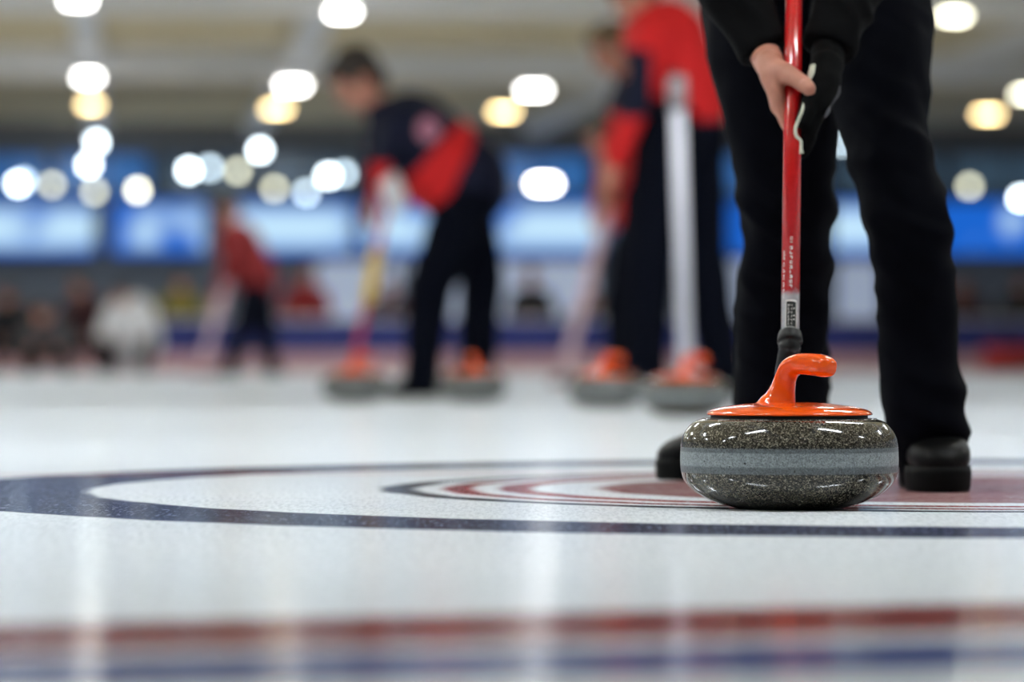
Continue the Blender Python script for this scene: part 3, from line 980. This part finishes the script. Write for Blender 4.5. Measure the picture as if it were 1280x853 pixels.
shR, shL = Vector((0.29, 6.20, 1.30)), Vector((0.66, 6.22, 1.32))
elR, elL = at(868, -105, 5.98), at(1098, -100, 5.98)
wrR, wrL = at(956, 66, 5.90), at(1035, 62, 5.88)
head_c = Vector((0.47, 5.98, 1.50))


def hp(x, y, d):
    """hand point: pixel row/column, depth offset from the shaft axis at that height"""
    return at(x, y, on_shaft(max(y, 60)).y + d)


def hand_bare(bm, g=0.0):
    w = wrR
    limb(bm, [(w, 0.024 + g), (hp(962, 80, 0.010), 0.0225 + g)], 16)
    for d, rr in ((-0.012, 0.019), (0.006, 0.0195), (0.024, 0.018), (0.042, 0.0155)):
        limb(bm, [(hp(961, 78, d * 0.6), rr + g), (hp(966, 96, d), rr + g * 0.9), (hp(968.5, 112, d), rr * 0.72 + g)], 14)
    # thumb: leaves the side of the palm and lies across the shaft
    limb(bm, [(hp(966, 84, -0.012), 0.0165 + g), (hp(981, 91, -0.028), 0.0155 + g), (hp(996, 99, -0.038), 0.0128 + g), (hp(1005, 105.5, -0.046), 0.0126 + g), (hp(1011, 110, -0.050), 0.0108 + g)], 16)
    F4 = [[(970, 114, -0.012, .0125), (975, 136, 0.002, .0105), (981, 152, 0.012, .0090), (987, 164, 0.018, .0078)],
          [(968, 112, 0.008, .0120), (971, 134, 0.022, .0102), (982, 148, 0.030, .0090), (995, 152, 0.024, .0080)],
          [(966, 107, 0.028, .0115), (969, 126, 0.040, .0098), (981, 137, 0.042, .0088), (993, 140, 0.034, .0078)],
          [(964, 101, 0.046, .0105), (967, 117, 0.056, .0088), (978, 125, 0.054, .0080), (988, 128, 0.046, .0070)]]
    for ch in F4: limb(bm, [(hp(x, y, d), rr + g) for x, y, d, rr in ch], 14)


def hand_glove(bm, g=0.0):
    w = wrL
    limb(bm, [(w, 0.023 + g), (hp(1034, 84, 0.0), 0.0225 + g)], 16)
    for d, rr in ((-0.016, 0.021), (0.004, 0.023), (0.024, 0.022), (0.040, 0.018)):
        limb(bm, [(hp(1033, 82, d * 0.5), rr + g), (hp(1030, 106, d), rr + g), (hp(1023, 133, d), rr * 0.78 + g)], 14)
    limb(bm, [(hp(1027, 98, -0.014), 0.0160 + g), (hp(1018, 118, -0.026), 0.0130 + g), (hp(1009, 138, -0.031), 0.0110 + g), (hp(1003, 152, -0.028), 0.0095 + g)], 14)
    F4 = [[(1020, 138, -0.014, .0125), (1013, 160, -0.008, .0110), (1008, 178, 0.004, .0100), (1003, 190, 0.010, .0085)],
          [(1022, 138, 0.006, .0125), (1013, 160, 0.014, .0110), (1004, 174, 0.024, .0100), (992, 178, 0.026, .0085)],
          [(1023, 134, 0.026, .0115), (1015, 154, 0.034, .0100), (1003, 164, 0.036, .0090), (991, 166, 0.032, .0080)],
          [(1024, 128, 0.042, .0105), (1017, 144, 0.050, .0090), (1005, 152, 0.048, .0080), (995, 152, 0.042, .0070)]]
    for ch in F4: limb(bm, [(hp(x, y, d), rr + g) for x, y, d, rr in ch], 14)


body = bmesh.new()
PH, qh = head_shape(body, head_c, Vector((-0.05, -0.75, -0.66)), Vector((0, -0.66, 0.75)).normalized())
neckp = Vector((0.475, 6.12, 1.40)); chest = Vector((0.475, 6.26, 1.22))
limb(body, [(Vector((0.472, 6.02, 1.45)), 0.055), (neckp, 0.06)])
limb(body, [(neckp, 0.06), (chest, 0.11), (pel, 0.11)])
for sh, el, w in ((shR, elR, wrR), (shL, elL, wrL)):
    limb(body, [(neckp, 0.05), (sh, 0.05), (el, 0.038), (w, 0.024)])
for rows in (legL, legR):
    P = leg_path(rows)
    pts = [Vector(p[:3]) for p in P[2:-1]][::-1]
    limb(body, [(pel, 0.09)] + [(q, 0.034 + 0.022 * (q.z / 0.8)) for q in pts] + [(Vector((pts[-1].x, pts[-1].y, 0.07)), 0.032)])
for an, fd in ((at(977, 560, 6.55), Vector((-1, -0.16, 0))), (at(1160, 556, 6.12), Vector((0.03, -1, 0)))):
    limb(body, [(Vector((an.x, an.y, 0.072)), 0.030), (Vector((an.x, an.y, 0.052)) + fd.normalized() * 0.12, 0.018)])
hand_bare(body)
hand_glove(body, -0.001)
body = fuse(body, 0.0032, 3)
obj('body', body, M['skin'], hero, world=True)
hb_ = bmesh.new()
ball(hb_, PH(0, -0.026, 0.042), (0.087, 0.098, 0.094), qh, 20); ball(hb_, PH(0, 0.030, 0.088), (0.066, 0.060, 0.036), qh, 16); ball(hb_, PH(0, -0.060, -0.020), (0.066, 0.052, 0.064), qh, 16)
obj('hair', fuse(hb_, 0.008, 2, wrinkle=lambda c: 0.006 * noise.noise(c * 45)), M['hair'], hero, world=True)
for x in (-1, 1):
    e = bmesh.new(); ball(e, PH(x * 0.031, 0.077, 0.000), 0.0095, None, 12); obj('eye', e, M['eye'], hero, world=True)

jk = bmesh.new()
limb(jk, [(neckp, 0.078), (neckp.lerp(chest, 0.45), 0.125), (chest, 0.16), (Vector((0.478, 6.36, 1.05)), 0.165), (Vector((0.48, 6.40, 0.93)), 0.165)], 24)
for sh, el, w, k in ((shR, elR, wrR, 1), (shL, elL, wrL, 0)):
    d = (w - el).normalized()
    limb(jk, [(neckp - Vector((0, 0, 0.03)), 0.080), (sh, 0.088)], 20)
    limb(jk, [(chest, 0.12), (sh, 0.088), (el, 0.060), (el.lerp(w, 0.55), 0.050)], 20)
    a = el.lerp(w, 0.5); b = w - d * 0.004
    sweep(jk, [(*a, 0.050, 0.050), (*a.lerp(b, 0.5), 0.044, 0.044), (*b, 0.0365, 0.0365)], ref=Vector((0, 1, 0)), n=24)
    sweep(jk, [(*(b - d * 0.022), 0.040, 0.040), (*(b + d * 0.004), 0.0385, 0.0385)], ref=Vector((0, 1, 0)), n=24)


def wj(c):
    return 0.006 * (1 - abs(noise.noise(Vector((c.x * 12, c.y * 9, c.z * 16 + c.x * 10)))) * 3) - 0.002


jk = fuse(jk, 0.006, 3, wrinkle=wj)
obj('jacket', jk, M['jacket_black'], hero, world=True)
gl = bmesh.new()
hand_glove(gl, 0.0022)
gl = fuse(gl, 0.0032, 3, wrinkle=lambda c: 0.0012 * noise.noise(c * 70))
glove = obj('glove', gl, M['glove'], hero, world=True)
pp = bmesh.new()
P = [(1017, 86, -0.030, .0060), (1015.5, 93, -0.031, .0066), (1013, 101, -0.033, .0050), (1009.5, 112, -0.037, .0024), (1006, 125, -0.042, .0022), (1004, 136, -0.046, .0028), (999, 148, -0.044, .0024), (994.5, 160, -0.040, .0026),
     (995.5, 170, -0.037, .0024), (1001, 176, -0.034, .0022), (1001.5, 186, -0.030, .0024), (1002, 192, -0.026, .0034)]
pth = [(*hp(x, y, d + 0.004), r_, r_) for x, y, d, r_ in P]
sweep(pp, smooth_path(pth, 5), ref=Vector((0, 1, 0)), n=12)
ball(pp, hp(1017, 85, -0.026), 0.0062, None, 12)
obj('piping', pp, M['piping'], glove, world=False)
pp = bmesh.new()
P = [(1049, 108, -0.010, .0022), (1048, 117, -0.012, .0026), (1042, 126, -0.018, .0022), (1037, 132, -0.022, .0026), (1035, 140, -0.024, .0030), (1031, 147, -0.026, .0012)]
sweep(pp, smooth_path([(*hp(x, y, d), r_, r_) for x, y, d, r_ in P], 5), ref=Vector((0, 1, 0)), n=12)
obj('piping', pp, M['grey_cloth'], glove, world=False)
# piping meshes were laid out in world coordinates: bring them into the glove's frame
for o in glove.children:
    o.data.transform(Matrix.Translation(-hero.location))
# thumbnail on the bare hand
nl = bmesh.new(); ball(nl, hp(1005, 103, -0.0575), (0.0064, 0.0022, 0.0052), None, 14)
obj('thumbnail', nl, pbr('nail', srgb(206, 150, 132), 0.3, nscale=60, namt=0.05), hero, world=True)
make_shoe(hero, at(979, 560, 6.56), Vector((-1, -0.16, 0)), 0.285, tall=1.15)
make_shoe(hero, at(1157, 556, 6.13), Vector((0.03, -1, 0)), 0.285, patch=True, tall=1.28, wide=0.90)


# ---- the others
def J_from(px, D, scale_off=None, **kw):
    return kw


def pose(D, d):
    """d: joint -> (px, py, depth offset)"""
    out = {}
    for k, v in d.items():
        out[k] = at(v[0], v[1], D + v[2])
    return out


def finish(J, face, up, hdL, hdR, ftL, ftR):
    J['face'] = Vector(face).normalized(); J['up'] = Vector(up).normalized()
    J['hdL'] = Vector(hdL); J['hdR'] = Vector(hdR); J['ftL'] = Vector(ftL); J['ftR'] = Vector(ftR)
    return J


# stooping sweeper
D = 19.0
J = pose(D, dict(head=(447, 102, 0), neck=(474, 140, 0), chest=(514, 172, 0), pelvis=(590, 238, 0), shL=(497, 160, -0.19), shR=(497, 160, 0.19),
                 elL=(478, 212, -0.26), elR=(466, 205, 0.2), wrL=(487, 228, -0.26), wrR=(466, 250, 0.10), hipL=(584, 250, -0.09), hipR=(580, 250, 0.10),
                 knL=(537, 360, -0.12), knR=(602, 355, 0.14), anL=(527, 482, -0.12), anR=(594, 480, 0.16)))
finish(J, (-0.75, -0.15, -0.65), (-0.62, 0, 0.78), (0.3, 0.2, -0.9), (-0.2, -0.2, -0.9), (-1, -0.3, 0), (-0.9, -0.4, 0))


def paint_stoop(c):
    # navy shoulders and sleeves, a red panel sweeping from the chest to the small of the back
    px = CX + c.x / c.y * F; py = HY - (c.z - H) / c.y * F
    lo = 205 + 26 * math.exp(-((px - 490) / 26) ** 2) - max(0, px - 525) * 1.05
    if px < 486: return 0 if py < 205 or px < 462 else 1
    hi = 262 - max(0, px - 555) * 2.2
    return 1 if (py > lo and py < hi and px < 592) else 0


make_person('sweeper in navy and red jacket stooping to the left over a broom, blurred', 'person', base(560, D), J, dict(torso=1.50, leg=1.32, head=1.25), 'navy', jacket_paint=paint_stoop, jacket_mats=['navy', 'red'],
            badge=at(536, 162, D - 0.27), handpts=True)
make_broom('red broom with a yellow grip swept by the stooping player on the left', 'curling brooms', at(441, 462, 18.75), at(496, 196, 18.85), 0.016, M['broom_red'], seg=(0.31, 0.56, 'broom_yellow'), gw=1.9)

# big red jacket player
D = 18.0
J = pose(D, dict(head=(790, -8, 0), neck=(812, 24, 0), chest=(832, 52, 0), pelvis=(860, 138, 0.05), shL=(812, 50, -0.20), shR=(826, 46, 0.20),
                 elL=(798, 128, -0.26), elR=(800, 130, 0.15), wrL=(768, 205, -0.20), wrR=(762, 190, 0.05), hipL=(834, 160, -0.06), hipR=(866, 160, 0.10),
                 knL=(812, 310, -0.1), knR=(876, 310, 0.12), anL=(806, 478, -0.1), anR=(905, 478, 0.15)))
finish(J, (-0.7, -0.3, -0.6), (-0.5, -0.1, 0.8), (-0.3, 0.1, -0.9), (-0.2, 0, -0.9), (-0.8, -0.6, 0), (-0.3, -1, 0))


def paint_big(c):
    px = CX + c.x / c.y * F; py = HY - (c.z - H) / c.y * F
    if px < 814 and 62 < py < 146 and c.y < 18.0: return 1
    if py > 152 and px > 820: return 1
    return 0


make_person('tall player in a red jacket leaning left behind the white broom, blurred', 'person', base(860, D), J, dict(torso=1.32, leg=1.42, head=1.1), 'red', jacket_paint=paint_big, jacket_mats=['red', 'navy'], hair='hair_l')
make_broom('white broom standing upright before the tall player in red', 'curling brooms', at(857, 462, 14.9), at(846, 96, 15.1), 0.027, M['broom_white'], seg=(0.88, 0.995, 'broom_grey'))

# brown haired sweeper behind
D = 19.4
J = pose(D, dict(head=(764, 62, 0), neck=(784, 98, 0.02), chest=(794, 130, 0.05), pelvis=(812, 220, 0.12), shL=(788, 120, -0.16), shR=(794, 118, 0.20),
                 elL=(774, 180, -0.18), elR=(782, 176, 0.2), wrL=(758, 232, -0.10), wrR=(768, 232, 0.1), hipL=(805, 238, 0), hipR=(815, 238, 0.2),
                 knL=(790, 350, 0), knR=(812, 350, 0.2), anL=(785, 474, 0), anR=(818, 472, 0.25)))
finish(J, (-0.8, -0.3, -0.5), (-0.5, -0.1, 0.8), (-0.3, 0.1, -0.9), (-0.2, 0, -0.9), (-1, -0.3, 0), (-1, -0.3, 0))


def paint_mid(c):
    py = HY - (c.z - H) / c.y * F
    return 1 if py > 140 else 0


make_person('light haired sweeper in navy and red half hidden behind the tall player, blurred', 'person', base(805, D), J, dict(torso=0.95, leg=0.95, head=1.05), 'navy', hair='hair_l', jacket_paint=paint_mid, jacket_mats=['navy', 'red'])

# farther sweeper
D = 27.0
J = pose(D, dict(head=(752, 172, 0), neck=(764, 196, 0), chest=(772, 212, 0), pelvis=(790, 280, 0), shL=(766, 206, -0.17), shR=(768, 206, 0.17),
                 elL=(756, 236, -0.2), elR=(762, 238, 0.2), wrL=(746, 262, -0.1), wrR=(756, 262, 0.1), hipL=(788, 292, -0.08), hipR=(792, 292, 0.09),
                 knL=(770, 376, -0.1), knR=(792, 376, 0.1), anL=(768, 464, -0.1), anR=(796, 464, 0.12)))
finish(J, (-0.8, -0.3, -0.5), (-0.5, -0.1, 0.8), (-0.3, 0.1, -0.9), (-0.2, 0, -0.9), (-1, -0.3, 0), (-1, -0.3, 0))
make_person('farther sweeper in a red jacket with bare hands on a pale broom, blurred', 'person', base(785, D), J, dict(torso=0.95, head=1.1), 'red')
make_broom('pale pink broom slanting down to the left from the farther sweeper', 'curling brooms', at(706, 464, 26.8), at(762, 250, 26.9), 0.036, M['broom_pink'], headrot=0.3)

# lone player far left
D = 38.0
J = pose(D, dict(head=(284, 262, 0), neck=(290, 284, 0), chest=(298, 304, 0), pelvis=(322, 356, 0), shL=(294, 300, -0.18), shR=(298, 298, 0.18),
                 elL=(284, 336, -0.25), elR=(284, 332, 0.15), wrL=(272, 368, -0.2), wrR=(278, 362, 0.05), hipL=(318, 364, -0.09), hipR=(326, 364, 0.10),
                 knL=(302, 414, -0.12), knR=(332, 410, 0.12), anL=(290, 460, -0.12), anR=(338, 458, 0.14)))
finish(J, (-0.8, -0.2, -0.5), (-0.5, -0.1, 0.8), (-0.3, 0.1, -0.9), (-0.3, 0, -0.9), (-1, -0.3, 0), (0.6, -0.7, 0))
make_person('lone player in a dark red top leaning left near the far end, blurred', 'person', base(305, D), J, dict(torso=1.4, head=1.1, leg=1.25), 'darkred')
make_broom('pale pink broom held by the lone player near the far end', 'curling brooms', at(250, 464, 37.8), at(284, 350, 37.8), 0.03, M['broom_pink'])


# people at the far end: seated behind the barrier, crouching before it
def seated(px, ptop, D, cloth, label, group, hair='hair', w=1.0):
    c = base(px, D); z0 = 0.46
    zt = H + (HY - ptop) / F * D
    k = (zt - z0) / 0.90
    V = lambda x, y, z: c + Vector((x, y, z0 + (z) * k))
    J = dict(head=V(0, -0.03, 0.76), neck=V(0, 0, 0.60), chest=V(0, 0, 0.42), pelvis=V(0, 0.05, 0.06), shL=V(-0.19, 0, 0.50), shR=V(0.19, 0, 0.50),
             elL=V(-0.27, -0.10, 0.28), elR=V(0.27, -0.10, 0.28), wrL=V(-0.12, -0.34, 0.22), wrR=V(0.12, -0.34, 0.22), hipL=V(-0.10, 0, 0.06), hipR=V(0.10, 0, 0.06),
             knL=V(-0.13, -0.42, 0.08), knR=V(0.13, -0.42, 0.08))
    J['anL'] = Vector((c.x - 0.13, c.y - 0.45, 0.08)); J['anR'] = Vector((c.x + 0.13, c.y - 0.45, 0.08))
    finish(J, (0, -1, -0.1), (0, -0.05, 1), (0.3, -1, -0.2), (-0.3, -1, -0.2), (0, -1, 0), (0, -1, 0))
    return make_person(label, 'person', c, J, dict(torso=w, head=1.05), cloth, hair=hair, voxel=0.02, trouser='trouser_bg', group=group)


def vb(px, extra):
    d = Vector(((px - CX) / F, 1, 0)); return (VB + extra) / d.dot(AX)


G = 'spectators behind the far barrier'
for px, top, cl, hr, w, s in ((226, 348, 'olive', 'hair', 1.45, 'olive yellow top'),
                              (383, 330, 'darkred', 'hair', 1.4, 'dark red top, right of the lone player'),
                              (487, 350, 'maroon', 'hair', 1.0, 'maroon top, behind the red and yellow broom'), (664, 335, 'blackc', 'hair', 1.4, 'black top, between the two groups of sweepers'),
                              (738, 372, 'grey_cloth', 'hair_l', 0.9, 'grey top, beside the pale broom'), (1205, 350, 'maroon', 'hair', 1.3, 'maroon top, right of the front player'),
                              (1277, 345, 'blackc', 'hair', 1.3, 'black top, at the right edge')):
    seated(px, top, vb(px, 1.85), cl, 'blurred seated spectator with %s' % s, G, hr, w)


def croucher(px, ptop, D, cloth, label, tr='trouser_bg', w=1.0, lean=-0.12):
    c = base(px, D); zt = H + (HY - ptop) / F * D; k = zt / 0.98
    V = lambda x, y, z: c + Vector((x, y, z * k))
    J = dict(head=V(lean * 0.3, -0.22, 0.82), neck=V(0.02, -0.12, 0.72), chest=V(0.04, -0.06, 0.56), pelvis=V(0.08, 0.10, 0.30), shL=V(-0.17, -0.08, 0.62), shR=V(0.20, -0.08, 0.64),
             elL=V(-0.26, -0.2, 0.42), elR=V(0.26, -0.2, 0.42), wrL=V(-0.12, -0.38, 0.36), wrR=V(0.12, -0.38, 0.36), hipL=V(-0.06, 0.08, 0.28), hipR=V(0.16, 0.08, 0.28),
             knL=V(-0.16, -0.28, 0.36), knR=V(0.22, -0.28, 0.34))
    J['anL'] = Vector((c.x - 0.15, c.y - 0.06, 0.09)); J['anR'] = Vector((c.x + 0.18, c.y - 0.06, 0.09))
    finish(J, (-0.3, -1, -0.3), (0, -0.3, 1), (0, -1, -0.2), (0, -1, -0.2), (-0.2, -1, 0), (0.2, -1, 0))
    return make_person(label, 'person', c, J, dict(torso=w, head=1.0), cloth, voxel=0.018, trouser=tr)


croucher(160, 352, 42.0, 'white_cloth', 'person in a white coat crouching on the ice before the far barrier', 'blackc', 1.85)
croucher(104, 336, 44.6, 'maroon', 'person in a maroon top crouching behind the white coated one', 'blackc', 1.5)
croucher(14, 350, 44.4, 'blackc', 'person in black crouching at the left edge of the view', 'blackc', 1.5)
croucher(60, 378, 41.0, 'grey_cloth', 'person in a grey top crouching left of the white coated one', 'blackc', 1.1)

# red bag on the ice at the right edge
c = base(1262, 43.5)
r = thing('sports_bag', 'red sports bag on the ice by the far barrier at the right edge', 'bag', c, 0.2)
bm = bmesh.new(); box(bm, (0, 0, 0.15), (0.62, 0.30, 0.30), bevel=0.09); obj('bag_body', bm, M['bag'], r)
bm = bmesh.new(); sweep(bm, smooth_path([(-0.15, -0.1, 0.26, 0.012, 0.012), (-0.12, -0.1, 0.36, 0.012, 0.012), (0, -0.1, 0.40, 0.012, 0.012), (0.12, -0.1, 0.36, 0.012, 0.012), (0.15, -0.1, 0.26, 0.012, 0.012)], 4), ref=Vector((0, 1, 0)), n=8)
obj('handle', bm, M['blackc'], r)

# ------------------------------------------------------------------ world, camera
w = bpy.data.worlds.new('hall air')
scene.world = w
w.use_nodes = True
bg = w.node_tree.nodes['Background']
bg.inputs[0].default_value = (0.80, 0.90, 1.0, 1)
bg.inputs[1].default_value = 0.22

cd = bpy.data.cameras.new('camera')
cam = bpy.data.objects.new('camera', cd)
COL.objects.link(cam)
cam.location = (0, 0, H)
cam.rotation_euler = (PI / 2 + math.atan((HY - 426.5) / F), 0, 0)
cd.sensor_width = 36
cd.lens = F / 1280 * 36
cd.clip_start = 0.05; cd.clip_end = 200
cd.dof.use_dof = True
cd.dof.focus_distance = 5.27
cd.dof.aperture_fstop = (cd.lens / 1000) / 0.045
scene.camera = cam

scene.view_settings.view_transform = 'Standard'
scene.view_settings.look = 'None'
scene.view_settings.gamma = 1
scene.view_settings.exposure = 0.0
scene.view_settings.use_curve_mapping = False
scene.cycles.use_denoising = True
scene.cycles.max_bounces = 8
scene.cycles.sample_clamp_indirect = 8
scene.cycles.sample_clamp_direct = 0
